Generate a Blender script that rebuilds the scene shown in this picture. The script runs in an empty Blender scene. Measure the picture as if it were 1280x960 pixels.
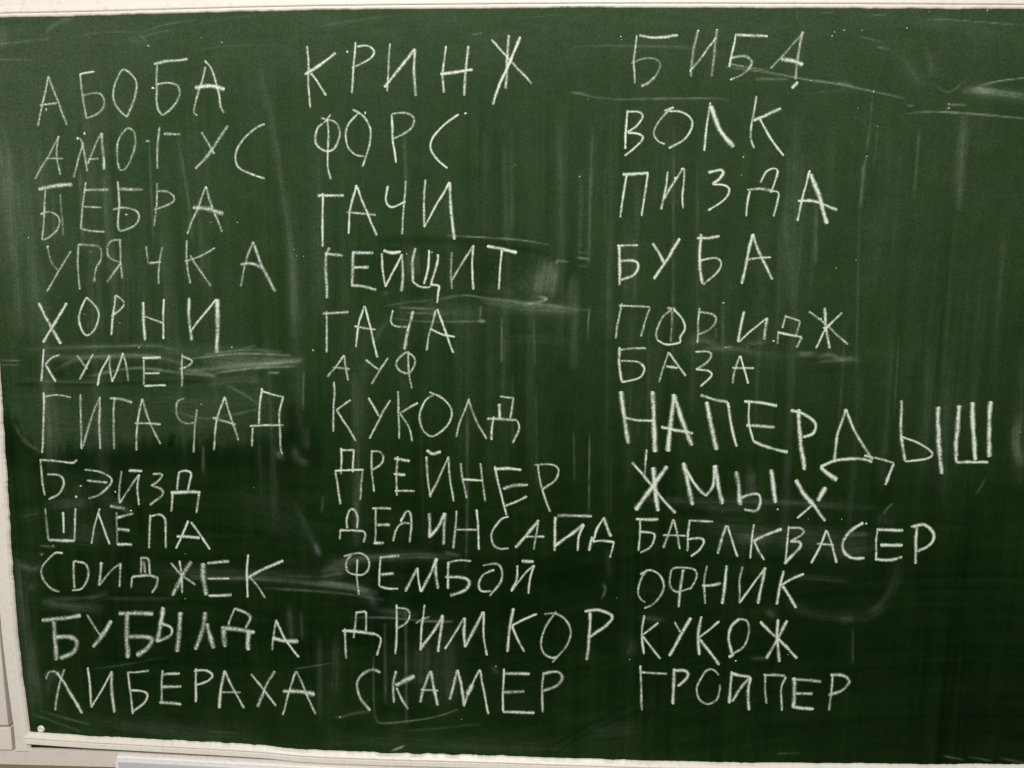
import bpy, math, random
import numpy as np
from mathutils import Matrix, Vector

# ------------------------------------------------------------------ camera, light, exposure
S = bpy.context.scene
COL = S.collection
F_PX, DIST, CAM_Z = 995.0, 1.10, 1.62
YAW, PITCH, ROLL = 2.468, 7.766, 0.332
Rm = (Matrix.Rotation(math.radians(YAW), 3, 'Z') @ Matrix.Rotation(math.radians(90 - PITCH), 3, 'X')
      @ Matrix.Rotation(math.radians(ROLL), 3, 'Z'))
RN = np.array(Rm)
cam = bpy.data.cameras.new('camera')
cam.sensor_width = 36.0
cam.lens = F_PX / 1280 * 36.0
cam.clip_start, cam.clip_end = 0.02, 100
cam_o = bpy.data.objects.new('camera', cam)
COL.objects.link(cam_o)
cam_o.matrix_world = Matrix.Translation((0, -DIST, CAM_Z)) @ Rm.to_4x4()
S.camera = cam_o
S.render.resolution_x, S.render.resolution_y = 1024, 768
S.view_settings.view_transform = 'Standard'
S.view_settings.look = 'None'
S.view_settings.exposure = 0.0
S.view_settings.gamma = 1.0
S.view_settings.use_curve_mapping = False

W = bpy.data.worlds.new('World')
S.world = W
W.use_nodes = True
W.node_tree.nodes['Background'].inputs[0].default_value = (1.0, 0.97, 0.92, 1)
W.node_tree.nodes['Background'].inputs[1].default_value = 0.24


def area(name, loc, target, sx, sy, power, color):
    l = bpy.data.lights.new(name, 'AREA')
    l.shape = 'RECTANGLE'
    l.size, l.size_y, l.energy, l.color = sx, sy, power, color
    o = bpy.data.objects.new(name, l)
    COL.objects.link(o)
    o.location = loc
    o.rotation_euler = (Vector(target) - Vector(loc)).to_track_quat('-Z', 'Y').to_euler()
    return o


area('ceiling_lamp', (-0.35, -1.9, 2.95), (-0.25, 0, 1.25), 1.3, 0.5, 58, (1.0, 0.98, 0.94))
area('ceiling_lamp', (1.2, -3.2, 3.1), (0.3, 0, 1.4), 1.3, 0.6, 34, (1.0, 0.98, 0.94))

rng = np.random.default_rng(11)
random.seed(4)


# ------------------------------------------------------------------ photo measurements -> board plane
def w_of(pts):                       # measured picture points -> (X, Z) on the board face (y = 0)
    q = np.atleast_2d(np.array(pts, float))
    d = np.stack([(q[:, 0] - 640) / F_PX, -(q[:, 1] - 480) / F_PX, -np.ones(len(q))], 1) @ RN.T
    t = DIST / d[:, 1]
    return np.stack([d[:, 0] * t, CAM_Z + d[:, 2] * t], 1)


def px_of(X, Z):
    p = np.stack([X, np.full_like(X, DIST), Z - CAM_Z], -1) @ RN
    return 640 - F_PX * p[..., 0] / p[..., 2], 480 + F_PX * p[..., 1] / p[..., 2]


# ------------------------------------------------------------------ noise helpers
def vnoise(x, y, seed):
    r = np.random.default_rng(seed)
    T = r.random((256, 256)).astype(np.float32)
    xi, yi = np.floor(x).astype(int), np.floor(y).astype(int)
    fx, fy = x - xi, y - yi
    fx, fy = fx * fx * (3 - 2 * fx), fy * fy * (3 - 2 * fy)
    a, b = T[xi & 255, yi & 255], T[(xi + 1) & 255, yi & 255]
    c, d = T[xi & 255, (yi + 1) & 255], T[(xi + 1) & 255, (yi + 1) & 255]
    return (a * (1 - fx) + b * fx) * (1 - fy) + (c * (1 - fx) + d * fx) * fy


def fbm(x, y, seed, n=4):
    o, s, a = 0, 0, 1.0
    for k in range(n):
        o = o + a * vnoise(x * 2 ** k, y * 2 ** k, seed + k)
        s += a
        a *= 0.55
    return o / s


# ------------------------------------------------------------------ materials
def new_mat(name):
    m = bpy.data.materials.new(name)
    m.use_nodes = True
    nt = m.node_tree
    return m, nt, nt.nodes['Principled BSDF']


def node(nt, kind, **kw):
    n = nt.nodes.new(kind)
    for k, v in kw.items():
        setattr(n, k, v)
    return n


def math_n(nt, op, a, b=None, c=None, clamp=False):
    n = nt.nodes.new('ShaderNodeMath')
    n.operation, n.use_clamp = op, clamp
    for i, v in enumerate((a, b, c)):
        if v is None:
            continue
        if isinstance(v, (int, float)):
            n.inputs[i].default_value = v
        else:
            nt.links.new(v, n.inputs[i])
    return n.outputs[0]


def mix_col(nt, fac, a, b):
    n = nt.nodes.new('ShaderNodeMix')
    n.data_type = 'RGBA'
    for s, v in ((n.inputs[0], fac), (n.inputs[6], a), (n.inputs[7], b)):
        if isinstance(v, (int, float)):
            s.default_value = v
        elif isinstance(v, tuple):
            s.default_value = v
        else:
            nt.links.new(v, s)
    return n.outputs[2]


def noise_n(nt, scale, detail=3.0, rough=0.55, vec=None):
    if vec is None:
        vec = nt.nodes.new('ShaderNodeTexCoord').outputs['Object']
    n = nt.nodes.new('ShaderNodeTexNoise')
    n.inputs['Scale'].default_value = scale
    n.inputs['Detail'].default_value = detail
    n.inputs['Roughness'].default_value = rough
    nt.links.new(vec, n.inputs['Vector'])
    return n.outputs['Fac']


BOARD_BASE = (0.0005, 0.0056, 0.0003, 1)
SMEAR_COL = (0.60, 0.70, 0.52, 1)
LOW_TONE_COL = (0.28, 0.63, 0.14, 1)      # greener, for the lower tones
HIGH_TONE_COL = (0.40, 0.54, 0.32, 1)      # greyer, for the higher tones


def mat_board():
    m, nt, b = new_mat('green_board_enamel')
    at = node(nt, 'ShaderNodeAttribute', attribute_name='panel_tone')
    g1 = noise_n(nt, 300, 3, .7)
    g2 = noise_n(nt, 90, 4)
    g = math_n(nt, 'ADD', math_n(nt, 'MULTIPLY', math_n(nt, 'SUBTRACT', g1, .22), 1.6), math_n(nt, 'MULTIPLY', g2, 0.5))
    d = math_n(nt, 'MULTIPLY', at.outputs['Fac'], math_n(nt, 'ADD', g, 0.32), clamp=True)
    high_tone = math_n(nt, 'MULTIPLY', math_n(nt, 'SUBTRACT', at.outputs['Fac'], .02), 11.0, clamp=True)
    c = mix_col(nt, d, BOARD_BASE, mix_col(nt, high_tone, LOW_TONE_COL, HIGH_TONE_COL))
    sm = node(nt, 'ShaderNodeAttribute', attribute_name='smear')
    c = mix_col(nt, math_n(nt, 'MULTIPLY', sm.outputs['Fac'], math_n(nt, 'ADD', g, 0.32), clamp=True), c, SMEAR_COL)
    hue = mix_col(nt, noise_n(nt, 14, 3), (1.1, 1.0, 0.85, 1), (0.88, 1.0, 1.2, 1))
    mm = nt.nodes.new('ShaderNodeMix')
    mm.data_type, mm.blend_type = 'RGBA', 'MULTIPLY'
    mm.inputs[0].default_value = 1
    nt.links.new(c, mm.inputs[6])
    nt.links.new(hue, mm.inputs[7])
    nt.links.new(mm.outputs[2], b.inputs['Base Color'])
    b.inputs['Roughness'].default_value = 0.55
    b.inputs['Specular IOR Level'].default_value = 0.05
    bp = nt.nodes.new('ShaderNodeBump')
    bp.inputs['Strength'].default_value = 0.15
    bp.inputs['Distance'].default_value = 0.0005
    nt.links.new(g1, bp.inputs['Height'])
    nt.links.new(bp.outputs[0], b.inputs['Normal'])
    return m


def mat_chalk(name='white_chalk', col=(0.67, 0.74, 0.62, 1), amount=1.0):
    m, nt, b = new_mat(name)
    den = node(nt, 'ShaderNodeAttribute', attribute_name='chalk').outputs['Fac']
    g = noise_n(nt, 360, 2.5, 0.65)
    g2 = noise_n(nt, 900, 2, 0.6)
    grain = math_n(nt, 'ADD', math_n(nt, 'MULTIPLY', math_n(nt, 'SUBTRACT', g, 0.5), 2.6),
                   math_n(nt, 'MULTIPLY', math_n(nt, 'SUBTRACT', g2, 0.5), 1.2))
    a = math_n(nt, 'ADD', den, math_n(nt, 'MULTIPLY', grain, math_n(nt, 'MINIMUM', math_n(nt, 'MULTIPLY', den, 1.4), 0.75)))
    a = math_n(nt, 'MULTIPLY', a, amount, clamp=True)
    a = math_n(nt, 'MINIMUM', a, 0.88)
    b.inputs['Base Color'].default_value = col
    b.inputs['Roughness'].default_value = 0.95
    b.inputs['Specular IOR Level'].default_value = 0.1
    nt.links.new(a, b.inputs['Alpha'])
    return m


def mat_paint(name, c1, c2, rough=0.5, dirt=(0.42, 0.40, 0.34, 1), dirt_amt=0.35, bump=0.25):
    m, nt, b = new_mat(name)
    tc = nt.nodes.new('ShaderNodeTexCoord').outputs['Object']
    mp = nt.nodes.new('ShaderNodeMapping')
    mp.inputs['Scale'].default_value = (1, 1, 1)
    nt.links.new(tc, mp.inputs['Vector'])
    n1 = noise_n(nt, 9, 4, vec=mp.outputs[0])
    n2 = noise_n(nt, 130, 4, 0.65, vec=mp.outputs[0])
    c = mix_col(nt, n1, c1, c2)
    f = math_n(nt, 'MULTIPLY', math_n(nt, 'SUBTRACT', n2, 0.52, clamp=True), dirt_amt * 5, clamp=True)
    c = mix_col(nt, f, c, dirt)
    nt.links.new(c, b.inputs['Base Color'])
    b.inputs['Roughness'].default_value = rough
    bp = nt.nodes.new('ShaderNodeBump')
    bp.inputs['Strength'].default_value = bump
    bp.inputs['Distance'].default_value = 0.0015
    nt.links.new(noise_n(nt, 60, 4), bp.inputs['Height'])
    nt.links.new(bp.outputs[0], b.inputs['Normal'])
    return m


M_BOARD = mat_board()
M_CHALK = mat_chalk()
M_TRIM = mat_paint('cream_gloss_paint', (0.71, 0.66, 0.58, 1), (0.75, 0.70, 0.64, 1), 0.38)
M_CASE = mat_paint('pinkish_cream_paint', (0.67, 0.60, 0.54, 1), (0.71, 0.63, 0.58, 1), 0.45)
M_WALL = mat_paint('ochre_wall_paint', (0.52, 0.45, 0.22, 1), (0.56, 0.49, 0.25, 1), 0.8, (0.4, 0.35, 0.2, 1), 0.2, 0.6)
M_TRAY = mat_paint('grey_metal', (0.51, 0.50, 0.53, 1), (0.56, 0.54, 0.57, 1), 0.42, (0.62, 0.62, 0.62, 1), 0.4, 0.1)
M_LIP = mat_paint('white_tray_enamel', (0.78, 0.77, 0.75, 1), (0.82, 0.81, 0.78, 1), 0.35)


# ------------------------------------------------------------------ object helpers
def mesh_obj(name, V, Fc, mat, parent=None, smooth=False):
    me = bpy.data.meshes.new(name)
    me.from_pydata([tuple(map(float, v)) for v in V], [], Fc)
    me.materials.append(mat)
    if smooth:
        me.polygons.foreach_set('use_smooth', [True] * len(me.polygons))
    me.update()
    o = bpy.data.objects.new(name, me)
    COL.objects.link(o)
    if parent:
        o.parent = parent
    return o


def box(x0, x1, y0, y1, z0, z1):
    V = [(x, y, z) for x in (x0, x1) for y in (y0, y1) for z in (z0, z1)]
    Fc = [(0, 1, 3, 2), (4, 6, 7, 5), (0, 4, 5, 1), (2, 3, 7, 6), (0, 2, 6, 4), (1, 5, 7, 3)]
    return V, Fc


def catmull(P, n=10):
    P = np.array(P, float)
    if len(P) < 3:
        return P
    Q = np.vstack([2 * P[0] - P[1], P, 2 * P[-1] - P[-2]])
    out = []
    for i in range(1, len(Q) - 2):
        p0, p1, p2, p3 = Q[i - 1:i + 3]
        for t in np.linspace(0, 1, n, endpoint=False):
            out.append(0.5 * (2 * p1 + (p2 - p0) * t + (2 * p0 - 5 * p1 + 4 * p2 - p3) * t * t
                              + (3 * p1 - p0 - 3 * p2 + p3) * t ** 3))
    out.append(P[-1])
    return np.array(out)


def resample(P, step):
    d = np.r_[0, np.cumsum(np.hypot(*np.diff(P, axis=0).T))]
    n = max(3, int(d[-1] / step) + 1)
    t = np.linspace(0, d[-1], n)
    return np.stack([np.interp(t, d, P[:, 0]), np.interp(t, d, P[:, 1])], 1), t


# ------------------------------------------------------------------ the board
ORIGIN = w_of([(640, 955)])[0]
board = bpy.data.objects.new('chalkboard', None)
COL.objects.link(board)
board['label'] = 'green school chalkboard in a cream frame, covered in three columns of white chalk words'
board['category'] = 'chalkboard'

TOP = [(-120, 25.5), (0, 22), (120, 19.5), (320, 14.2), (460, 12), (640, 10.3), (800, 9.7), (960, 10), (1120, 10.6), (1279, 11.5), (1900, 16)]
BOT = [(34, 914.0), (100, 918.5), (180, 923), (320, 931), (410, 938), (600, 944), (790, 950), (960, 953), (1120, 954.5), (1279, 955), (1900, 958)]
LEFT = [(-13, 20), (-6, 250), (-1, 430), (3, 500), (7, 560), (13, 660), (22, 780), (31, 860), (37, 905), (40, 936)]

XL, XR = w_of([(2, 500)])[0, 0] - .012, 1.45
zt = w_of([(640, 6)])[0, 1]
zb = w_of([(640, 950)])[0, 1]

# panel tone: coarse grid, paler towards the top, plus sponge streaks and chalk smears
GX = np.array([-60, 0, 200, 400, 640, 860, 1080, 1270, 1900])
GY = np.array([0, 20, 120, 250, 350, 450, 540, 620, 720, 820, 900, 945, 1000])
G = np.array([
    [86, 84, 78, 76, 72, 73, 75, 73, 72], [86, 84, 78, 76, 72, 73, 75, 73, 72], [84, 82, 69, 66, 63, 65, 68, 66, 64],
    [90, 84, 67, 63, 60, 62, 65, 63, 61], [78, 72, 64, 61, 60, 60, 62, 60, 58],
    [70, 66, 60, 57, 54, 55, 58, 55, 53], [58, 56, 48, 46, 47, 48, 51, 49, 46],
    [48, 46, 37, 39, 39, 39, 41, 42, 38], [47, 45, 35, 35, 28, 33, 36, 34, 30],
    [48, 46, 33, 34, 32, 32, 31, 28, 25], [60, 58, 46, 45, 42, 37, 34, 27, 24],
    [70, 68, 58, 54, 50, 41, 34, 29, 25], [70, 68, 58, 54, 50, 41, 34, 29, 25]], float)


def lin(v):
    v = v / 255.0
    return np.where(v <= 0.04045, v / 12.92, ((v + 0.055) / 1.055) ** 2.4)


# smears: (points, half width px, strength, kind)  kind: l = thin line, s = streaky smear, d = wiped dark
SMEARS = [
    # top left scratches
    ([(-10, 56), (20, 53), (66, 47)], 1.2, .07, 'l'), ([(-10, 75), (12, 74.5), (40, 75)], 1.3, .08, 'l'),
    ([(105, 43), (140, 40), (176, 40)], 1.0, .05, 'l'), ([(175, 42), (205, 31), (250, 24)], 1.2, .07, 'l'),
    ([(178, 46), (196, 41), (215, 37)], 1.2, .06, 'l'), ([(175, 44), (184, 52)], 1.2, .06, 'l'),
    ([(57, 40), (70, 29), (92, 22)], 3.0, .05, 's'), ([(0, 30), (4, 60)], 6, .06, 's'),
    ([(160, 45), (182, 50)], 6, .03, 's'), ([(240, 63), (300, 56), (360, 58)], 1.2, .03, 'l'),
    ([(395, 34), (440, 26), (500, 18)], 2.0, .03, 'l'), ([(240, 30), (300, 21), (330, 18)], 1.0, .03, 'l'),
    # top middle and right
    ([(589, 44), (603, 41)], 1.0, .10, 'l'), ([(707, 61), (740, 57.5), (860, 58)], 1.0, .05, 'l'),
    ([(776, 57), (870, 60)], 2.2, .03, 'l'), ([(640, 23), (700, 18)], 1.0, .04, 'l'),
    ([(714, 115), (728, 117.5), (740, 121)], 1.3, .16, 'l'), ([(740, 121), (768, 124), (782, 124), (890, 123), (912, 126)], 1.2, .13, 'l'),
    ([(908, 84), (960, 90.5), (1012, 100), (1048, 105), (1090, 114), (1130, 122.5)], 1.2, .20, 'l'),
    ([(911, 80), (940, 85), (960, 88)], 1.0, .15, 'l'),
    ([(945, 99), (985, 99)], 1.6, .13, 'l'), ([(1048, 103), (1065, 106)], 2.0, .12, 'l'), ([(1020, 114), (1040, 115), (1060, 110)], 1.0, .06, 'l'),
    ([(1132, 142), (1162, 139.5), (1180, 140), (1225, 143), (1285, 148.5)], 1.1, .22, 'l'),
    ([(1225, 107), (1250, 101), (1285, 97)], 1.1, .22, 'l'), ([(1206, 114), (1225, 113), (1250, 117), (1285, 122)], 4.0, .17, 's'),
    ([(1220, 110), (1240, 116)], 5.0, .08, 's'),
    ([(1160, 24), (1200, 25.5), (1285, 32)], 0.9, .10, 'l'), ([(1097, 59), (1111, 61)], 1.4, .12, 'l'), ([(1075, 46), (1106, 53)], 1.2, .08, 'l'),
    ([(1024, 15.5), (1041, 16)], 0.9, .10, 'l'), ([(1085, 20), (1110, 17.5)], 0.9, .08, 'l'), ([(997, 12), (997, 26)], 1.2, .06, 'l'),
    ([(1167, 104), (1185, 115.5), (1208, 99.5)], 1.2, .07, 'l'), ([(1182, 130.5), (1208, 131.5)], 1.3, .12, 'l'), ([(1183, 136), (1187, 134)], 1.2, .2, 'l'),
    ([(1128, 72), (1135, 85), (1150, 106)], 7, .03, 's'), ([(1160, 62), (1165, 85), (1162, 100)], 5, .025, 's'), ([(1134, 132), (1141, 132)], 1.6, .09, 'l'),
    ([(1150, 28), (1280, 40)], 9, .02, 's'),
    # vertical runs
    ([(1091, 116), (1088, 150), (1083, 190)], 1.8, .05, 'l'), ([(1083, 196), (1079, 215), (1076, 260)], 2.6, .08, 'l'),
    ([(1097, 160), (1093, 205)], 1.0, .05, 'l'), ([(1149, 160), (1146, 205), (1142, 250)], 2.0, .05, 'l'),
    ([(1205, 145), (1197, 260)], 5.5, .06, 's'), ([(1075, 250), (1073, 330), (1070, 480)], 2.0, .035, 'l'),
    ([(1124, 420), (1120, 480), (1118, 520)], 1.4, .05, 'l'), ([(1190, 420), (1180, 560)], 4, .02, 's'),
    ([(186, 175), (189, 240), (192, 300)], 1.4, .06, 'l'), ([(222, 172), (234, 240), (240, 300)], 2.6, .05, 'l'),
    ([(338, 130), (352, 230), (366, 330), (372, 420)], 4, .045, 's'), ([(325, 80), (335, 140)], 5, .025, 's'),
    ([(2, 170), (10, 250), (16, 330)], 8, .07, 's'), ([(22, 230), (28, 300)], 3, .05, 's'), ([(20, 300), (26, 420)], 6, .05, 's'),
    ([(100, 210), (104, 310)], 2.5, .06, 'l'), ([(130, 220), (134, 300)], 3, .04, 'l'), ([(66, 240), (68, 300)], 2, .04, 'l'),
    ([(40, 300), (40, 430)], 8, .03, 's'), ([(115, 300), (117, 430)], 8, .03, 's'), ([(157, 300), (157, 420)], 5, .035, 's'), ([(362, 280), (366, 420)], 4, .04, 's'),
    ([(700, 150), (702, 330)], 5, .03, 's'), ([(741, 160), (738, 235), (736, 330)], 2.0, .06, 'l'), ([(727, 215), (724, 330)], 3.0, .035, 'l'),
    ([(842, 160), (842, 250), (841, 470)], 2.4, .045, 'l'), ([(872, 210), (872, 420)], 2, .03, 'l'), ([(1021, 255), (1019, 330)], 2.5, .06, 'l'),
    ([(985, 190), (983, 320)], 3.0, .025, 'l'), ([(505, 170), (508, 240)], 3, .04, 'l'), ([(630, 180), (632, 300)], 3, .025, 'l'),
    ([(760, 180), (760, 420)], 4, .03, 's'), ([(792, 300), (790, 470)], 4, .02, 's'),
    ([(627, 396), (627, 452)], 1.0, .14, 'l'), ([(737, 382), (735.5, 402), (734.5, 425)], 1.4, .13, 'l'), ([(667, 400), (669, 460)], 1.4, .05, 'l'),
    ([(444, 470), (445, 560), (446, 680)], 4.0, .06, 's'), ([(452, 400), (450, 560)], 6, .025, 's'), ([(584, 500), (584, 640), (582, 710)], 1.8, .06, 'l'),
    ([(737, 540), (736, 640)], 1.0, .12, 'l'), ([(717, 540), (718, 600)], 1.2, .07, 'l'), ([(640, 470), (641, 560)], 2.4, .035, 'l'), ([(670, 480), (671, 620)], 2.0, .03, 'l'),
    ([(404, 620), (402, 640)], 2, .06, 'l'), ([(380, 462), (379, 490), (379, 512)], 1.4, .10, 'l'),
    ([(907, 408), (895.5, 400)], .8, .03, 'l'), ([(895, 408), (895, 424)], 1.0, .12, 'l'), ([(903, 378), (904, 440)], 2.2, .04, 'l'),
    ([(800, 480), (798, 560)], 5, .02, 's'), ([(940, 590), (940, 620)], 6, .06, 's'), ([(760, 560), (760, 650)], 4, .02, 's'),
    # wiped band behind the sixth word of the left column
    ([(35, 437), (100, 434), (190, 432), (215, 436)], 2.0, .09, 's'), ([(50, 445), (130, 446), (220, 441)], 3, .07, 's'),
    ([(70, 462), (95, 450), (140, 444), (190, 446), (230, 455)], 2.0, .12, 's'), ([(110, 470), (170, 460), (230, 467), (268, 470)], 1.8, .15, 'l'),
    ([(225, 461), (250, 465), (270, 470)], 2.4, .20, 's'), ([(240, 448), (300, 442), (362, 444)], 1.5, .22, 'l'), ([(255, 443), (310, 437), (350, 440)], 1.5, .12, 'l'),
    ([(240, 462), (300, 457), (372, 451), (377, 450)], 2.2, .22, 's'), ([(270, 466), (320, 460), (368, 458)], 1.3, .24, 'l'), ([(305, 435), (320, 432)], 1.2, .08, 'l'),
    ([(335, 466), (349, 466)], 1.3, .34, 'l'), ([(200, 434), (330, 446)], 7, .04, 's'), ([(260, 450), (372, 452)], 6, .07, 's'),
    ([(0, 450), (26, 451)], 1.0, .14, 'l'), ([(0, 456), (26, 456)], 1.0, .10, 'l'), ([(30, 473), (60, 477), (130, 478)], 2, .05, 's'),
    ([(70, 457), (74, 470)], 7, -.05, 'd'), ([(20, 481), (120, 481), (250, 476)], 2.6, -.05, 'd'), ([(110, 452), (112, 468)], 6, -.05, 'd'),
    ([(285, 483), (305, 493), (322, 505)], 2, .08, 'l'), ([(220, 515), (260, 523), (330, 510)], 1.6, .07, 'l'), ([(265, 478), (300, 474), (330, 476)], 5, .05, 's'),
    # seventh word: hazy block with a dripping dark lower edge
    ([(20, 505), (120, 510), (250, 512), (340, 505)], 30, .016, 's'), ([(60, 540), (180, 545)], 16, .016, 's'),
    ([(18, 530), (30, 550), (52, 566)], 2.4, .06, 'l'), ([(205, 495), (340, 500)], 14, .014, 's'), ([(225, 520), (260, 535)], 9, .02, 's'),
    ([(8, 545), (14, 580)], 10, -.06, 'd'), ([(50, 582), (160, 575), (380, 580)], 12, -.05, 'd'), ([(214, 556), (216, 546)], 5, -.08, 'd'),
    ([(370, 515), (374, 560)], 14, -.07, 'd'), ([(392, 540), (394, 580)], 10, -.05, 'd'), ([(250, 610), (330, 600), (390, 612)], 7, -.03, 'd'),
    ([(254, 558), (254, 590)], 2.0, .09, 'l'), ([(367, 560), (372, 573), (385, 580)], 4, .06, 's'), ([(383, 535), (384, 560)], 3, .06, 's'), ([(346, 565), (352, 572)], 4, .08, 's'),
    ([(365, 628), (378, 650), (390, 675), (398, 692)], 3.0, .03, 's'), ([(394, 680), (399, 693)], 2.6, .08, 's'), ([(300, 625), (340, 640), (375, 665)], 16, .014, 's'),
    ([(140, 628), (155, 634), (162, 640)], 4, .06, 's'), ([(60, 632), (110, 628)], 4, .05, 's'), ([(50, 682), (70, 684)], 1.2, .10, 'l'),
    ([(95, 605), (98, 640)], 12, .03, 's'), ([(85, 665), (130, 672)], 12, .035, 's'), ([(175, 640), (178, 662)], 5, -.05, 'd'), ([(27, 645), (50, 640)], 5, .03, 's'),
    ([(25, 705), (40, 712), (50, 707)], 4, .06, 's'), ([(36, 730), (45, 735)], 5, .05, 's'), ([(50, 693), (54, 692)], 1.5, .14, 'l'),
    ([(240, 722), (330, 724), (420, 733), (470, 741)], 2.2, .10, 's'), ([(330, 735), (420, 741), (480, 750)], 1.6, .08, 'l'), ([(200, 716), (300, 718), (400, 722)], 6, .03, 's'),
    ([(55, 753), (90, 758), (125, 760)], 4, .09, 's'), ([(55, 750), (120, 746)], 2.0, .07, 's'), ([(130, 748), (220, 749)], 2.0, .05, 's'), ([(110, 747), (135, 742)], 3, .06, 's'),
    ([(180, 752), (290, 753)], 3.0, -.04, 'd'), ([(60, 741), (200, 744)], 2.4, -.04, 'd'),
    # left margin and bottom left
    ([(23, 700), (32, 800), (40, 890)], 8, .05, 's'), ([(37, 800), (48, 880)], 6, .04, 's'),
    ([(50, 888), (80, 897), (112, 906)], 1.4, .08, 'l'), ([(42, 893), (75, 905), (100, 914)], 1.4, .07, 'l'), ([(60, 865), (62, 850), (72, 838)], 3, .05, 's'), ([(58, 850), (56, 843), (62, 838)], 1.2, .07, 'l'),
    ([(110, 900), (230, 915), (330, 922)], 9, .03, 's'), ([(370, 836), (390, 833), (412, 829)], 1.1, .09, 'l'), ([(120, 836), (160, 830), (205, 822)], 1.6, .035, 'l'),
    ([(180, 830), (240, 822)], 3, -.03, 'd'),
    # wiped patch behind the fourth word of the middle column
    ([(475, 300), (560, 301), (640, 306)], 5, -.04, 'd'), ([(560, 294.5), (600, 296.5), (650, 300), (686, 306)], 1.0, .22, 'l'), ([(630, 309), (670, 314), (690, 322)], 4, -.05, 'd'),
    ([(516, 315), (516, 345)], 8, .10, 's'), ([(685, 325), (678, 368)], 8, .14, 's'), ([(694, 335), (689, 368)], 5, .13, 's'), ([(674, 340), (673, 366)], 6, .08, 's'), ([(668, 350), (668, 366)], 10, .04, 's'),
    ([(600, 365), (650, 367)], 8, .02, 's'), ([(645, 350), (655, 362)], 16, .03, 's'), ([(718, 345), (712, 380)], 6, .05, 's'),
    ([(695, 330), (695, 325.5), (711, 327.5)], 1.2, .32, 'l'), ([(722, 322), (737, 324)], 1.3, .26, 'l'), ([(722, 315), (737, 316.5)], 1.2, .09, 'l'), ([(722, 332), (735, 333)], 2, .06, 'l'), ([(732, 312), (734, 312)], 1, .05, 'l'),
    ([(672, 371), (680, 371), (683, 375), (660, 380), (655, 381)], 1.6, .20, 'l'), ([(676, 372), (684, 375)], 2.0, .26, 'l'),
    ([(548, 374), (580, 369), (610, 373), (660, 379), (735, 388)], 1.8, .14, 'l'), ([(480, 383), (510, 378), (540, 375)], 1.6, .06, 'l'),
    ([(604, 378), (640, 383), (720, 388)], 5, .10, 's'), ([(500, 384.5), (545, 386)], 1.4, .13, 'l'), ([(507, 391), (560, 393)], 1.4, .10, 'l'), ([(490, 398), (530, 402), (605, 402)], 1.4, .11, 'l'), ([(598, 401), (606, 402)], 1.8, .22, 'l'),
    ([(520, 386), (600, 395)], 9, .04, 's'), ([(601, 383), (600, 398)], 1.6, .12, 'l'), ([(470, 425), (477, 410), (485, 400)], 2.2, .05, 's'), ([(560, 366), (640, 371)], 3, -.03, 'd'),
    ([(480, 315), (500, 312)], 5, -.03, 'd'), ([(470, 335), (580, 332), (700, 345)], 38, -.035, 'd'), ([(480, 369), (485, 366)], 3, .06, 's'), ([(625, 425), (680, 424), (720, 427)], 5, .015, 's'),
    # right column
    ([(860, 428), (880, 424), (900, 433)], 4, .09, 's'), ([(880, 436), (920, 436), (945, 440)], 2.4, .07, 's'), ([(905, 434.5), (915, 434)], 1.3, .22, 'l'), ([(930, 430), (960, 426)], 3, .06, 's'),
    ([(997, 443), (1020, 442)], 2.0, .15, 's'), ([(1024, 446), (1036, 443), (1050, 448), (1072, 449)], 2.6, .15, 's'), ([(1025, 452), (1060, 450)], 1.6, .10, 'l'), ([(850, 440), (1000, 445)], 8, .02, 's'),
    ([(1030, 462), (1080, 462)], 5, -.02, 'd'), ([(1274, 520), (1270, 550), (1275, 580)], 5, .10, 's'), ([(1278, 440), (1274, 600)], 10, .03, 's'),
    ([(1105, 644), (1108, 636), (1116, 630)], 1.6, .09, 'l'), ([(1220, 618), (1228, 606), (1231, 598)], 1.4, .07, 'l'), ([(1103, 655), (1106, 645)], 7, .04, 's'),
    ([(810, 625), (960, 627), (1090, 634)], 3, .05, 's'), ([(890, 660), (960, 668), (1060, 676)], 12, .035, 's'), ([(1040, 690), (1090, 684)], 8, .04, 's'), ([(920, 672), (960, 675)], 5, .06, 's'), ([(1060, 668), (1085, 667)], 2, .10, 's'),
    ([(860, 634), (940, 636)], 3, .05, 's'), ([(850, 638), (880, 640)], 8, -.05, 'd'), ([(900, 653), (1080, 655)], 3, -.03, 'd'), ([(800, 697), (1000, 702)], 4, -.03, 'd'),
    ([(980, 750), (1010, 766), (1048, 772), (1090, 770), (1106, 758)], 4, .03, 's'), ([(1050, 773), (1060, 776), (1062, 768)], 4, .05, 's'), ([(1085, 768), (1100, 757), (1113, 738)], 3, .035, 's'), ([(1112, 745), (1122, 720), (1124, 700)], 5, .022, 's'), ([(1090, 760), (1103, 762)], 4, .025, 's'),
    ([(1066, 785), (1066, 830)], 1.2, .05, 'l'), ([(958, 762), (970, 770)], 5, .04, 's'), ([(940, 823), (960, 823)], 2, .05, 's'), ([(800, 772), (830, 775)], 4, .04, 's'),
    ([(790, 800), (785, 820)], 8, .03, 's'), ([(985, 720), (1060, 726)], 3, .03, 's'), ([(1180, 480), (1178, 620)], 26, .02, 's'),
    # middle column, lower half
    ([(405, 712), (440, 700), (520, 695), (560, 697)], 3, .10, 's'), ([(402, 720), (430, 715)], 5, .07, 's'), ([(412, 707), (440, 708)], 5, .06, 's'),
    ([(400, 728), (430, 731), (460, 737)], 2.6, .13, 's'), ([(445, 738), (462, 745), (470, 757)], 4, .06, 's'), ([(440, 772), (480, 772), (520, 775), (565, 777)], 1.4, .11, 'l'), ([(470, 765), (520, 768)], 3, .05, 's'), ([(520, 777), (565, 777)], 1.4, .14, 'l'),
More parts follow.
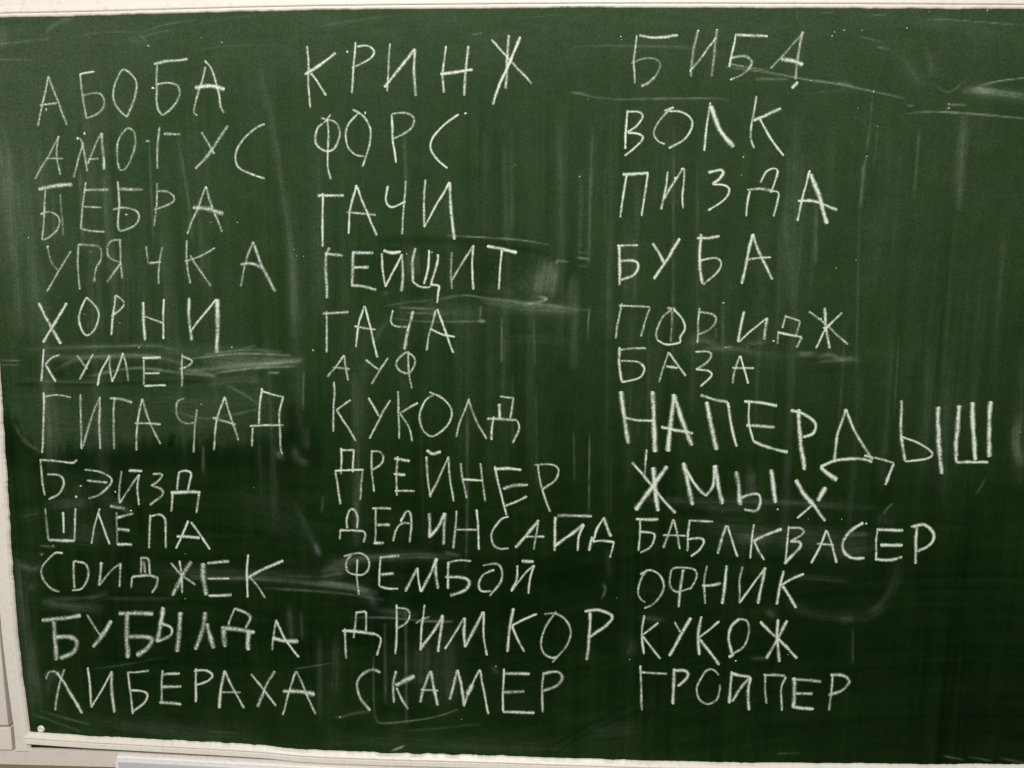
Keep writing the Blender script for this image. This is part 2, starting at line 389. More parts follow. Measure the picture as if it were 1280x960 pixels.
    ([(555, 690), (575, 695)], 3, .06, 's'), ([(548, 698), (640, 700), (740, 706)], 4, -.03, 'd'), ([(680, 715), (735, 722)], 16, -.06, 'd'), ([(600, 715), (680, 720)], 12, -.03, 'd'),
    ([(752, 748), (757, 738), (754, 730)], 2.2, .10, 'l'), ([(758, 690), (762, 720)], 3, .03, 's'), ([(690, 770), (720, 790)], 14, -.02, 'd'),
    ([(507, 760), (507.5, 830), (508, 905)], 1.8, .08, 'l'), ([(481, 780), (482, 880)], 2.0, .06, 'l'), ([(467, 820), (467, 870), (469, 897)], 1.4, .09, 'l'), ([(560, 790), (560, 880)], 12, .03, 's'), ([(530, 805), (528, 860)], 16, .035, 's'),
    ([(419, 896), (425, 897), (440, 892), (462, 889)], 1.4, .12, 's'), ([(469, 897), (478, 904), (529, 899), (555, 893), (572, 887)], 1.1, .15, 'l'), ([(470, 885), (540, 890)], 8, -.03, 'd'),
    ([(420, 800), (418, 870)], 5, .04, 's'), ([(400, 800), (400, 900)], 3, .035, 's'), ([(362, 760), (365, 800)], 3, .06, 's'), ([(376, 765), (378, 800)], 2, .05, 's'), ([(500, 914), (540, 911), (600, 905)], 1.4, .04, 'l'),
    ([(490, 938.5), (505, 932.5)], 1.2, .45, 'l'), ([(686, 935), (725, 912), (790, 879)], 2.2, -.05, 'd'), ([(700, 938), (740, 914), (800, 888)], 1.6, -.05, 'd'), ([(740, 918), (800, 915)], 14, .015, 's'),
    ([(420, 925), (560, 930), (720, 938)], 9, .02, 's'), ([(970, 942), (1000, 941)], 1.2, .06, 'l'), ([(1180, 945), (1205, 950)], 1.2, .10, 'l'), ([(1210, 946), (1240, 951)], 1.2, .07, 'l'), ([(1250, 948), (1285, 954)], 2.0, .06, 'l'),
    ([(260, 914), (300, 917)], 1.2, .05, 'l'), ([(615, 832), (622, 842)], 3, .05, 's'),
]

rs = random.Random(77)
for k in range(64):                   # soft runs left by the wet sponge
    x0, y0, ln = rs.uniform(20, 1270), rs.uniform(140, 470), rs.uniform(90, 260)
    dx = (640 - x0) * ln / 7200
    SMEARS.append(([(x0, y0), (x0 + dx * .5 + rs.uniform(-1, 1), y0 + ln * .5), (x0 + dx, y0 + ln)], rs.uniform(2.0, 6.5), rs.uniform(.012, .034), 's'))


def tone_field(X, Z):
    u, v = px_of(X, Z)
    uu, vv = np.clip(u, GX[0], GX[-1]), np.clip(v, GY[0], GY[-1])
    # wobble the lookup so that the tone zones get uneven borders
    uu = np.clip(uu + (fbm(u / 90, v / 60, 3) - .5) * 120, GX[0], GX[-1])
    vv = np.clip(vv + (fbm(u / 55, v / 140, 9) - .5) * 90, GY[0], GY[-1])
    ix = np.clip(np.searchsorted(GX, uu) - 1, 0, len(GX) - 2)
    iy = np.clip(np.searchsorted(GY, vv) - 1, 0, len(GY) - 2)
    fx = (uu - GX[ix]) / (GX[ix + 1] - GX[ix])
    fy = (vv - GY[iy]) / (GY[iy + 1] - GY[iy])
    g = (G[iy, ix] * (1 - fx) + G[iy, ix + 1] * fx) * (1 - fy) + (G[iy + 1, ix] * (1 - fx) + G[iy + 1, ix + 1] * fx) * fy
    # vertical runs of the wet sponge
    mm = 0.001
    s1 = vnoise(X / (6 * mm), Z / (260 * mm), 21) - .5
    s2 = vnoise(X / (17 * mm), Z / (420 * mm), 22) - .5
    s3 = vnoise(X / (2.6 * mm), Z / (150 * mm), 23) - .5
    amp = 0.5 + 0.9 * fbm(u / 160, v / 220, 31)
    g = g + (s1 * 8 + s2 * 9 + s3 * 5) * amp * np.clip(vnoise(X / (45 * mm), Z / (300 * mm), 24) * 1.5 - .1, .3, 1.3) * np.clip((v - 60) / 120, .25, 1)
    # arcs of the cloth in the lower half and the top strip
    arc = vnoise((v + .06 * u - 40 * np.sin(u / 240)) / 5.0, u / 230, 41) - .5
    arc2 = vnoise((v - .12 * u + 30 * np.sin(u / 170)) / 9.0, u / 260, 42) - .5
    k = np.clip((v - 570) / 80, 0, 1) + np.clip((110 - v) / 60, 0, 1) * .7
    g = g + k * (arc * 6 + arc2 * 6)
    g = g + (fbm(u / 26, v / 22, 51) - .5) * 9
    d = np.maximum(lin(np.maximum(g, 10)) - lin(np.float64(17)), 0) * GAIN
    # hazy block round the seventh word, its lower edge washed off in drips
    yb = np.interp(u, [3, 22, 40, 56, 150, 172, 212, 237, 344, 375], [514, 530, 554, 562, 560, 549, 545, 555, 549, 511])
    yb = yb + (vnoise(u / 5, u * 0, 61) - .5) * 16 + (vnoise(u / 14, u * 0, 62) - .5) * 10
    blk = np.clip((yb - v) / 9 + .2, 0, 1) * np.clip((v - 468) / 45, 0, 1) * np.clip((u - 6) / 8, 0, 1) * np.clip((372 - u) / 70, 0, 1)
    d = d * (1 - .55 * np.clip((v - yb) / 14 + .3, 0, 1) * np.clip((600 - v) / 40, 0, 1) * np.clip((400 - u) / 40, 0, 1))
    sm = blk * .27 * (.018 + .022 * vnoise(X / (4 * mm), Z / (80 * mm), 63) * (.4 + 1.2 * fbm(u / 60, v / 30, 66)) + .012 * fbm(u / 20, v / 12, 64))
    # smears, scratches and wiped marks
    for P, hw, st, kind in SMEARS:
        P = resample(catmull(P, 8), 6)[0] if len(P) > 2 else np.array(P, float)
        pad = hw * 3.6 + 3
        m = np.where((u > P[:, 0].min() - pad) & (u < P[:, 0].max() + pad) & (v > P[:, 1].min() - pad) & (v < P[:, 1].max() + pad))[0]
        if len(m) == 0:
            continue
        a, b = u[m], v[m]
        best = np.full(len(m), 1e9)
        tt, sg = np.zeros(len(m)), np.zeros(len(m))
        L = np.r_[0, np.cumsum(np.hypot(*np.diff(P, axis=0).T))]
        for i in range(len(P) - 1):
            e = P[i + 1] - P[i]
            l2 = max(e @ e, 1e-6)
            h = np.clip(((a - P[i, 0]) * e[0] + (b - P[i, 1]) * e[1]) / l2, 0, 1)
            dx, dy = a - P[i, 0] - h * e[0], b - P[i, 1] - h * e[1]
            dd = np.hypot(dx, dy)
            cl = dd < best
            best[cl] = dd[cl]
            tt[cl] = (L[i] + h * math.sqrt(l2))[cl]
            sg[cl] = (np.sign(dx * e[1] - dy * e[0]) * dd)[cl]
        sd = int(abs(P[0, 0] * 7 + P[0, 1] * 13)) % 900 + 100
        if kind == 'l':
            wv = hw * .8 * (.75 + .5 * vnoise(tt / 20, tt * 0, sd))
            pr = np.exp(-(best / wv) ** 2) * (.45 + .8 * vnoise(tt / 9, sg / 2, sd + 1))
        elif kind == 's':
            st2 = vnoise(sg / 1.3 + 50, tt / 60, sd) ** 1.5 * 1.1 + vnoise(sg / 3.5 + 50, tt / 90, sd + 1) ** 1.4 * .9
            pr = (.75 * np.exp(-(best / hw) ** 2) + .22 * np.exp(-(best / (hw * 1.9)) ** 2)) * (st2 * .75 + .16) * (.5 + fbm(a / 12, b / 12, sd + 2))
        else:
            pr = np.exp(-(best / hw) ** 3) * (.6 + .6 * fbm(a / 10, b / 14, sd))
        fade = np.clip(np.minimum(tt, L[-1] - tt) / (0.2 * L[-1] + 1e-6), 0, 1)
        if kind != 'd':
            pr = pr * (.35 + .65 * fade)
        if st > 0:
            sm[m] += pr * st * (SM_L if kind == 'l' else SM_S)
        else:
            q = np.clip(1 + st * 9 * pr, .15, 1)
            d[m] *= q
            sm[m] *= q
    return np.clip(d, 0, .9), np.clip(sm, 0, .9)


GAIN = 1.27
SM_L, SM_S = 1.05, 1.0

# panel mesh: fine where the photo sees it, so that every smear keeps its own shape
xs = np.r_[np.arange(XL, 0.80, 0.00155), np.arange(0.80, XR, 0.012)]
zs = np.arange(zb - .004, zt + .004, 0.00155)
GXX, GZZ = np.meshgrid(xs, zs)
nx, nz = len(xs), len(zs)
Xf, Zf = GXX.ravel(), GZZ.ravel()
co = np.stack([Xf, np.zeros_like(Xf), Zf], 1).astype(np.float32)
idx = np.arange(nx * nz).reshape(nz, nx)
quads = np.stack([idx[:-1, :-1], idx[:-1, 1:], idx[1:, 1:], idx[1:, :-1]], -1).reshape(-1, 4)
# rim and back so that the panel is a solid sheet
ring = np.r_[idx[0, :], idx[1:, -1], idx[-1, -2::-1], idx[-2:0:-1, 0]]
nb = len(co)
back = co[ring].copy()
back[:, 1] = 0.012
co = np.vstack([co, back])
r2 = np.arange(len(ring))
side = np.stack([ring, nb + r2, nb + np.roll(r2, -1), np.roll(ring, -1)], -1)
quads = np.vstack([quads, side])
me = bpy.data.meshes.new('writing_surface')
me.vertices.add(len(co))
me.vertices.foreach_set('co', co.ravel())
me.loops.add(quads.size)
me.loops.foreach_set('vertex_index', quads.ravel().astype(np.int32))
me.polygons.add(len(quads))
me.polygons.foreach_set('loop_start', np.arange(0, quads.size, 4, dtype=np.int32))
me.update(calc_edges=True)
att = me.attributes.new('panel_tone', 'FLOAT', 'POINT')
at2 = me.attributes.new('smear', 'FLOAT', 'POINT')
field = tone_field(Xf, Zf)
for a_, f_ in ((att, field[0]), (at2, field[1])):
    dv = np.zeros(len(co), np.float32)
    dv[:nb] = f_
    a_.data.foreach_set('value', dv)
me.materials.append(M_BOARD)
so = bpy.data.objects.new('writing_surface', me)
COL.objects.link(so)
so.parent = board


# ------------------------------------------------------------------ frame mouldings (swept along the measured edges)
def sweep(name, px, outdir, prof, mat, jit=0.0, step=0.004, seed=1, trim=None):
    P, t = resample(catmull(w_of(px), 12), step)
    V, n = [], len(prof)
    r = np.random.default_rng(seed)
    rough = (vnoise(t / .011, t * 0, seed) - .5) * .9 + (vnoise(t / .004, t * 0, seed + 1) - .5) * .5 + (vnoise(t / .05, t * 0, seed + 2) - .5)
    rough = rough * (.3 + 1.6 * vnoise(t / .06, t * 0 + 5, seed + 3) ** 2)
    for i, p in enumerate(P):
        for k, (o, h) in enumerate(prof):
            o2 = o + (rough[i] * jit if k < 2 else rough[i] * jit * .15)
            V.append((p[0] + outdir[0] * o2, -h, p[1] + outdir[1] * o2))
    Fc = []
    for i in range(len(P) - 1):
        for k in range(n - 1):
            a = i * n + k
            Fc.append((a, a + 1, a + n + 1, a + n))
    Fc.append(tuple(range(n)))
    Fc.append(tuple(range((len(P) - 1) * n, len(P) * n)))
    o = mesh_obj(name, V, Fc, mat, board)
    return o


mm = 0.001
bead = [(0, .3 * mm), (.6 * mm, 2.2 * mm), (2.2 * mm, 4.0 * mm), (3.6 * mm, 4.4 * mm), (4.3 * mm, 3.2 * mm), (4.6 * mm, -1.0 * mm)]
TOPF = [(-160, 26.5)] + TOP[1:]
sweep('frame_moulding', TOPF, (0, 1), [(0, .2 * mm), (.9 * mm, 1.2 * mm), (2.2 * mm, 1.8 * mm), (3.9 * mm, 1.9 * mm), (4.3 * mm, .9 * mm), (5.0 * mm, .9 * mm),
                                       (5.4 * mm, 2.4 * mm), (6.6 * mm, 3.0 * mm), (12.2 * mm, 3.4 * mm), (12.8 * mm, 2.6 * mm), (13 * mm, -6 * mm), (0, -6 * mm)], M_TRIM, .9 * mm, seed=5)
sweep('frame_moulding', BOT, (0, -1), [(0, .2 * mm), (.8 * mm, 2.6 * mm), (3.2 * mm, 5.2 * mm), (5.6 * mm, 7.4 * mm), (6.6 * mm, 7.6 * mm), (7.4 * mm, 6.0 * mm), (9.2 * mm, 5.8 * mm),
                                       (9.8 * mm, 7.2 * mm), (15.6 * mm, 8 * mm), (16.6 * mm, 7 * mm), (17 * mm, -6 * mm), (0, -6 * mm)], M_TRIM, 1.5 * mm, seed=15, step=.002)
sweep('frame_moulding', LEFT, (-1, 0), [(0, .2 * mm), (.8 * mm, 2.6 * mm), (3.5 * mm, 5.4 * mm), (6 * mm, 6.4 * mm), (14 * mm, 6.7 * mm), (20.5 * mm, 6.7 * mm), (21.5 * mm, 5.8 * mm), (22 * mm, -6 * mm), (0, -6 * mm)],
      M_TRIM, 1.1 * mm, seed=25, step=.002)


def px_board(name, quad_px, y0, y1, mat, bev=.0012):
    """flat painted board whose face corners were measured on the photo"""
    P = w_of(quad_px)
    c = P.mean(0)
    n = len(P)
    inn = P + (c - P) / np.linalg.norm(c - P, axis=1)[:, None] * bev * 1.5
    V = [(p[0], y1, p[1]) for p in P] + [(p[0], y0 + bev, p[1]) for p in P] + [(p[0], y0, p[1]) for p in inn]
    Fc = [tuple(range(n - 1, -1, -1))]
    for k in range(2):
        for i in range(n):
            j = (i + 1) % n
            Fc.append((k * n + i, k * n + j, (k + 1) * n + j, (k + 1) * n + i))
    Fc.append(tuple(range(2 * n, 3 * n)))
    return mesh_obj(name, V, Fc, mat, board)


px_board('casing_board', [(-62, 12.5), (0, 10.2), (320, 2.3), (640, -1.8), (960, -2.2), (1900, 3), (1900, -62), (640, -64), (-64, -52)], -.0028, .018, M_CASE)
px_board('casing_board', [(-36, 35), (-28, 300), (-17.5, 520), (-2.5, 720), (2.5, 780), (10, 860), (14.5, 904), (-64, 904), (-70, 720), (-70, 35)], -.0075, .018, M_CASE)
px_board('casing_board', [(-64, 907), (16, 907), (18, 934.5), (-64, 933)], -.0065, .018, M_TRIM)
px_board('casing_board', [(-64, 936), (18, 936.2), (50, 934.4), (150, 938.6), (320, 947.0), (640, 960.6), (1280, 972), (1280, 1000), (640, 990), (150, 957), (-64, 951.5)], -.004, .018, M_CASE)

# painted screw at the lower left corner
cx, cz = w_of([(51.5, 911)])[0]
V, Fc = [], []
prof = [(0, .0012), (.0012, .0012), (.0014, .0004), (.0022, .0004), (.0027, .0022), (.0042, .0023), (.0056, .0002)]
for k in range(24):
    a = k / 24 * 2 * math.pi
    for r_, h in prof:
        V.append((cx + r_ * math.cos(a), -h, cz + r_ * math.sin(a)))
n = len(prof)
for k in range(24):
    j = (k + 1) % 24
    for i in range(n - 1):
        Fc.append((k * n + i, k * n + i + 1, j * n + i + 1, j * n + i))
mesh_obj('screw_head', V, Fc, M_TRIM, board, True)

# grey ledge plate under the frame with a white upper lip
A = w_of([(150, 941.5)])[0]
B = w_of([(1279, 979)])[0]
slope = (w_of([(600, 965.5)])[0] - A)
slope = slope[1] / slope[0]
tx0, tx1 = A[0], 1.45
tp = [(-.0045, .0012), (-.0085, .0010), (-.0100, -.0004), (-.0104, -.0052), (-.0108, -.0064), (-.0112, -.0084), (-.0112, -.0880), (-.0045, -.0880)]
V, Fc = [], []
N = 60
for i in range(N + 1):
    x = tx0 + (tx1 - tx0) * i / N
    z = A[1] + slope * (x - tx0) * (1 if x < .1 else (.1 - tx0 + (x - .1) * .45) / (x - tx0))
    for y, h in tp:
        V.append((x, y, z + h))
n = len(tp)
for i in range(N):
    for k in range(n):
        k2 = (k + 1) % n
        Fc.append((i * n + k, i * n + k2, (i + 1) * n + k2, (i + 1) * n + k))
Fc.append(tuple(range(n)))
Fc.append(tuple(range(N * n, (N + 1) * n)))
tray = mesh_obj('chalk_ledge', V, Fc, M_TRAY, board)
tray.data.materials.append(M_LIP)
for p in tray.data.polygons:
    ys = [tray.data.vertices[i].co.y for i in p.vertices]
    if min(ys) > -.01085 and len(p.vertices) == 4:
        p.material_index = 1
V, Fc = box(tx0 - .0012, tx0 + .0028, -.0118, -.0045, A[1] - .0885, A[1] - .007)
mesh_obj('end_plate', V, Fc, M_LIP, tray)

# wall behind
V, Fc = box(-3.2, 3.4, .02, .12, -.2, 3.2)
wall = mesh_obj('wall', V, Fc, M_WALL)
wall['kind'] = 'structure'

# ------------------------------------------------------------------ chalk writing
CROPS = {'A': (0, 60, 4), 'B': (180, 60, 4), 'C': (0, 280, 3.2), 'D': (0, 560, 3.2), 'E': (0, 780, 4), 'F': (200, 720, 4), 'G': (360, 20, 4), 'H': (370, 220, 4),
         'I': (390, 420, 4), 'J': (400, 540, 1280 / 380), 'K': (410, 675, 1280 / 380), 'L': (750, 20, 4), 'N': (750, 190, 4), 'O': (750, 360, 4), 'P': (960, 420, 4),
         'Q': (770, 560, 4), 'R': (960, 580, 4), 'S': (780, 680, 4), 'X': (0, 0, 1)}
# word, where, crop, strokes.  "~" = curve, "w" = broad, "W" = broader, "d" = faint, "b" = bright, "." = dot
WORDS = [
('АБОБА', 'top of the left column', '''A
190,390 243,140; 243,140 335,388; 200,285 285,275; . 232,308
b398,135 412,128 475,118; 400,135 415,240 433,352; ~415,240 460,228 505,232 524,265 512,305 475,335 433,352
~640,345 600,315 572,270 568,210 582,160 615,108 660,135 682,180 675,250 655,305 636,345
wb770,80 830,68 940,55; 788,80 783,200 790,300 812,338; ~785,182 840,176 885,188 900,225 885,270 850,310 812,338; . 766,200
~1030,95 1015,150 1000,200 972,310 988,338; b1025,62 1060,110 1090,210 1105,290 1122,325; Wb975,198 1050,190 1125,208'''),
('АМОГУС', 'second in the left column', '''A
~183,655 185,640 250,530 295,440; 295,440 285,530 305,635; d235,552 320,555
370,650 395,550 418,470; 385,450 412,470 440,618; 440,580 480,480 510,425; w510,425 517,520 520,610; d440,560 495,552; . 390,452; . 425,428
~598,605 588,560 588,500 605,440 640,402 672,425 680,480 660,545 630,600 598,612; 590,570 600,600
800,395 790,500 788,605; w820,430 905,432; d730,465 752,468
1010,420 1075,530; w980,605 1060,510 1140,388
~b1325,380 1280,400 1225,450 1188,510 1178,560 1195,600 1240,625 1325,655'''),
('БЕБРА', 'third in the left column', '''A
Wb195,705 280,690 365,685; 230,710 222,850 215,960; ~205,832 250,820 290,840 300,870 285,915 250,945 215,960; f303,730 310,810 318,940
430,670 418,780 405,905; w425,710 545,708; 420,795 510,798; b405,905 460,915 525,918
590,665 597,760 592,880 600,915; w590,705 715,706; ~565,808 620,798 680,815 695,850 670,890 600,918; . 632,833
787,675 783,780 772,890; ~790,715 840,720 870,745 855,775 770,810
1030,690 990,800 935,930; 1030,695 1060,790 1110,920; W965,797 1040,805 1118,830'''),
('УПЯЧКА', 'fourth in the left column', '''C
d190,88 205,150 235,190; 285,108 235,190 188,270; . 192,90
315,80 312,160 320,262; ~315,82 360,85 400,95 405,140 385,180 378,232
~488,65 455,65 432,85 432,125 455,145 485,155; 482,65 485,155 492,220; w485,155 450,205 427,232
d585,88 593,140 600,158 645,152; 650,92 640,150 635,240; b600,156 645,152
748,65 748,150 763,238; 740,150 800,128 862,95; 760,125 790,170 845,248
1013,70 985,150 963,250; w1013,70 1050,170 1102,270; w963,160 1010,158 1055,178'''),
('ХОРНИ', 'fifth in the left column', '''C
wb157,315 200,400 245,480; wb268,315 225,390 175,475
~b348,292 325,340 318,385 330,425 350,445 380,420 398,370 385,330 348,292
465,285 455,350 447,445; ~465,285 497,315 478,345 445,368
wb575,312 577,390 583,465; b657,300 655,380 655,460; 580,370 655,398
w757,295 757,380 767,465; b762,430 815,365 868,300; Wb870,300 872,400 868,515'''),
('КУМЕР', 'small, sixth in the left column', '''C
b177,500 172,570 167,628; b240,523 210,535 182,562; b182,562 205,600 225,630
308,525 350,580; 373,520 345,575 320,622
b392,648 405,590 438,525; 438,525 440,580 450,632; b450,632 470,580 492,515; 492,515 505,570 513,628
wb570,535 645,533; 575,540 575,645; b578,598 640,595; b578,648 665,645
730,520 728,650; 730,530 770,548 750,570 720,580'''),
('ГИГАЧАД', 'seventh in the left column', '''C
b177,672 175,760 170,915; 175,690 230,683 285,695
322,680 325,780 328,900; 333,890 365,780 402,690; 402,690 398,780 402,900
460,695 455,780 457,900; w440,697 485,700 530,713
570,698 550,800 547,905; 570,698 600,790 643,880; 540,795 645,800
d~740,695 710,710 705,750 720,785 750,798 780,795; d790,740 780,820 775,915
900,690 870,780 855,905; 900,690 930,790 955,865; wd852,775 900,790 945,800
b1050,665 1040,720 1037,800; b1050,670 1137,693; b1133,693 1118,750 1118,805; b1000,808 1060,803 1135,805; 1013,815 1010,890; 1122,805 1122,880 1130,920; . 1048,662'''),
('БЭЙЗД', 'eighth in the left column', '''D
160,45 220,50 290,58 310,45; b165,45 170,110 180,190; ~190,105 240,110 258,140 240,180 195,205
~340,87 400,95 447,120 440,150 400,185 355,200; 348,130 430,138; . 323,152; . 305,195
d487,90 478,150 478,220; 478,220 520,160 557,105; 557,105 550,160 556,228; wb515,90 570,92; . 462,175
~612,105 648,105 635,130 605,150; ~605,150 645,165 648,190 600,228
b715,95 710,168; ~b712,97 740,90 765,100 760,130 750,170; wb683,180 740,175 803,178; 692,182 685,255; 797,180 787,260'''),
('ШЛЁПА', 'ninth in the left column', '''D
d183,240 188,300 195,368; wb195,368 300,370; b253,255 255,340; 303,240 300,372
400,240 380,310 368,383; b395,260 415,320 440,385
d467,255 470,385; w470,278 535,262; wb470,322 520,328; wb470,385 530,385; wd440,233 500,242; . 525,250
603,265 597,400; ~b600,272 640,265 662,285 665,330 665,400
b755,290 730,350 705,402; b765,295 800,345 842,405; wb708,352 800,358'''),
('СОИДЖЕК', 'tenth in the left column', '''D
~253,420 220,420 185,455 168,490 175,525 205,560 240,575
~298,450 295,500 300,560; ~290,570 330,560 355,510 345,465 300,450
w408,455 400,550; 400,545 440,495 487,460; 485,460 480,555
565,435 565,500; ~565,438 595,445 600,505; wd575,450 582,500; w530,515 600,510 635,520; 530,515 525,560; ~633,520 625,555 608,580
683,460 730,510 783,548; W765,452 725,520 690,590; 720,450 728,510 730,580
W812,460 815,520 825,590; w830,462 918,452; b830,522 918,522; wb835,590 928,587
b993,425 988,510 990,598; wb990,520 1050,485 1135,450; 1000,515 1030,550 1062,598'''),
('БУБЫЛДА', 'eleventh in the left column', '''D
W168,688 230,683 325,670; W218,690 222,770 227,848; ~W225,755 280,755 308,775 295,815 240,840
350,665 375,710 405,752; Wb448,690 415,740 372,795
W475,662 540,658 615,662; W508,660 508,750 512,840; W~515,755 580,755 610,765 590,800 548,830
Wb655,635 645,700 628,775; ~w650,700 685,720 680,750 628,775; W722,655 718,730 710,815
W822,655 812,720 782,805; W828,700 840,750 858,800
940,640 920,690 915,710; ~w940,640 985,660 1003,680 985,720; W885,718 950,725 1020,738; W893,725 897,760 903,795; W995,735 992,770 993,808
1105,685 1095,750 1090,808; b1105,685 1140,760 1197,835; Wb1090,760 1140,770 1195,772'''),
('ХИБЕРАХА', 'bottom of the left column', '''E
325,222 300,300 283,380 278,430; wb285,238 335,310 412,445; ~d285,238 250,238 232,275
b440,215 452,300 458,415; b458,415 500,350 557,240; wb557,235 560,340 573,443
635,240 690,240 745,233; b640,240 650,320 665,450; ~b655,330 715,335 738,355 720,395 665,440
812,230 808,390; w812,250 900,248; w810,313 908,310; wb797,390 850,395 908,400
b980,220 978,290 980,390; ~b970,235 1030,230 1065,255 1040,285 978,305
wb1125,230 1105,320 1097,420; b1125,235 1160,310 1222,420; 1108,338 1205,342
b1255,250 1320,330 1380,410; w1377,235 1330,310 1288,415
1480,235 1450,320 1415,455; 1482,235 1520,320 1578,450; Wb1415,335 1490,335 1575,350'''),
('КРИНЖ', 'top of the middle column', '''G
95,150 103,230 103,330 112,460; wb85,295 150,255 240,185; 115,285 145,325 190,400
b340,130 330,250 320,388; ~345,155 395,150 430,175 410,215 320,260; . 298,180
512,138 505,230 497,380; wb482,358 560,260 635,165; w637,165 630,270 640,402
792,150 775,290 780,385; wb762,290 850,280 925,268; w905,150 890,260 880,400
1018,118 1110,220 1220,340; w1103,95 1097,200 1088,365; wb1163,105 1100,250 1060,340 1023,445'''),
('ФОРС', 'second in the middle column', '''G
~215,492 185,530 150,560 138,620 155,655 195,675 235,660 258,610 258,570 235,530 165,512; 200,520 203,640 200,740 215,818
~325,468 375,500 410,555 415,610 400,680 372,755; ~350,490 305,540 290,600 305,660 340,695 380,702; . 387,485
b518,492 525,620 540,735; ~520,490 590,485 632,515 610,570 525,615
~b855,492 780,545 730,600 712,660 740,710 797,762; . 887,487'''),
('ГАЧИ', 'third in the middle column', '''H
b135,85 133,200 133,355; wb108,98 240,98
b305,45 270,170 262,290; b305,55 350,170 405,297; 252,180 330,187 400,195
~b460,50 450,110 460,145 490,155 548,125; 550,25 540,150 530,292
648,18 640,130 640,255; b640,255 700,150 768,30; wb768,30 775,180 793,318'''),
('ГЕЙЩИТ', 'fourth in the middle column', '''H
w145,388 235,398; w168,358 150,400 152,500 155,612
w288,375 283,460 280,550; w285,385 388,385; wb290,458 365,455; w275,545 335,552 403,568
b428,385 435,470 448,555; b448,555 490,470 530,390; w530,390 535,480 530,578; ~wb437,372 475,383 525,378
w595,360 583,440 585,530; ~b585,530 620,552 665,555 668,548; b665,370 662,450 640,540; b710,390 705,440 675,545; ~b675,545 715,550 712,590 705,635; . 708,395
d780,380 775,470 782,565; 782,520 830,440 888,345; b888,345 880,450 888,568
wb955,350 1030,365 1105,382; b1030,370 1020,470 1013,568'''),
('ГАЧА', 'fifth in the middle column', '''H
155,675 153,780 153,882; w135,688 265,680
b345,650 315,740 300,855; b345,650 375,770 408,908; 292,750 400,770
~485,670 475,730 500,752 555,755; w587,675 560,770 542,868
700,670 670,780 653,872; b708,665 745,770 787,885; b670,765 730,790 795,805'''),
('АУФ', 'short, sixth in the middle column', '''I
160,95 120,155 78,205; 160,95 170,160 183,222; 103,155 190,167
268,120 335,168; 380,108 340,170 298,240
~470,82 430,115 422,150 445,178 485,185 512,150 515,115 495,92 465,80; 480,75 485,180 500,262'''),
('КУКОЛД', 'seventh in the middle column', '''I
112,228 110,350 107,478; 193,318 122,370; 122,370 170,440 220,525
282,308 335,400; 393,320 340,410 287,512
432,275 433,380 435,515; 530,333 437,388; ~440,390 485,460 500,528
~587,280 650,310 690,355 698,400 670,455 605,502 560,475 540,420 545,370 570,320 610,290
787,312 740,430 720,505; 783,320 820,420 872,515
wb937,338 937,412; 938,302 1010,312; 1008,312 990,412; w875,412 1025,420; 910,400 900,470 898,520; ~1028,422 1035,460 1005,535'''),
('ДРЕЙНЕР', 'eighth in the middle column', '''I
b147,558 147,690; b145,570 212,568; b210,568 203,680; b115,675 185,668 260,668; 120,680 130,760 145,840; 255,670 240,820
298,570 300,670 312,780; ~298,575 340,578 358,605 345,640 300,668
428,600 422,700 425,798; wb412,612 490,625; wb408,687 468,692; 415,772 515,775
573,600 580,720 593,805; 593,795 640,700 682,602; 682,602 692,720 708,828; ~wb572,572 605,590 645,578
745,635 755,720 773,812; 843,635 855,740 868,828; b755,718 850,722
b913,650 940,770 972,895; wb910,665 980,662 1047,668; w955,762 1010,748 1080,742; b965,850 1030,825 1075,800
1127,640 1150,760 1190,880; ~1112,645 1190,640 1232,665 1215,720 1150,770'''),
('ДЕДИНСАЙД', 'ninth in the middle column', '''J
~115,405 112,370 125,330 145,328 158,360 155,405; 83,412 185,418; 85,412 85,452; 185,418 190,435 185,465
235,318 235,400 232,465; 220,320 300,322; w240,390 295,392; wb225,467 270,467
~342,370 365,335 380,345 385,400 378,465; ~308,460 320,410 345,385 380,385; . 342,372
w460,340 462,445; wb460,445 500,395 527,340; w527,340 522,405 520,475
577,330 570,410 562,490; b660,325 665,410 668,495; 575,410 660,410
~795,355 760,370 725,420 728,470 755,490 795,488
wb823,487 870,430 922,370; 922,370 910,430 900,495; 865,440 945,440
wb990,355 988,500; wb988,480 1050,435 1112,388; b1112,388 1090,440 1083,500; w1000,350 1145,352
b1195,358 1165,410 1150,460; wb1195,358 1225,440; b1148,460 1190,455 1240,462; wb1145,440 1132,500; 1240,462 1222,530'''),
('ФЕМБОЙ', 'tenth in the middle column', '''J
~100,522 165,510 200,530 205,570 180,600 145,600 115,585 112,545 130,520; b157,535 155,610 165,685
b255,522 250,590 250,650; w255,528 335,520; w255,600 312,595; ~b250,650 290,660 330,660
w360,672 385,620 410,570; b410,570 415,620 425,672; wb425,672 465,600 492,530; w490,530 488,590 497,660
b540,545 540,660; 540,548 585,540 637,542; w~527,610 595,612 628,630 610,665 548,688
~685,560 745,555 765,585 760,630 715,690; ~735,580 690,600 668,640 680,668 720,668
b830,560 828,620 805,670; b805,670 850,610 900,560; b903,560 885,610 878,680; wb848,542 900,545'''),
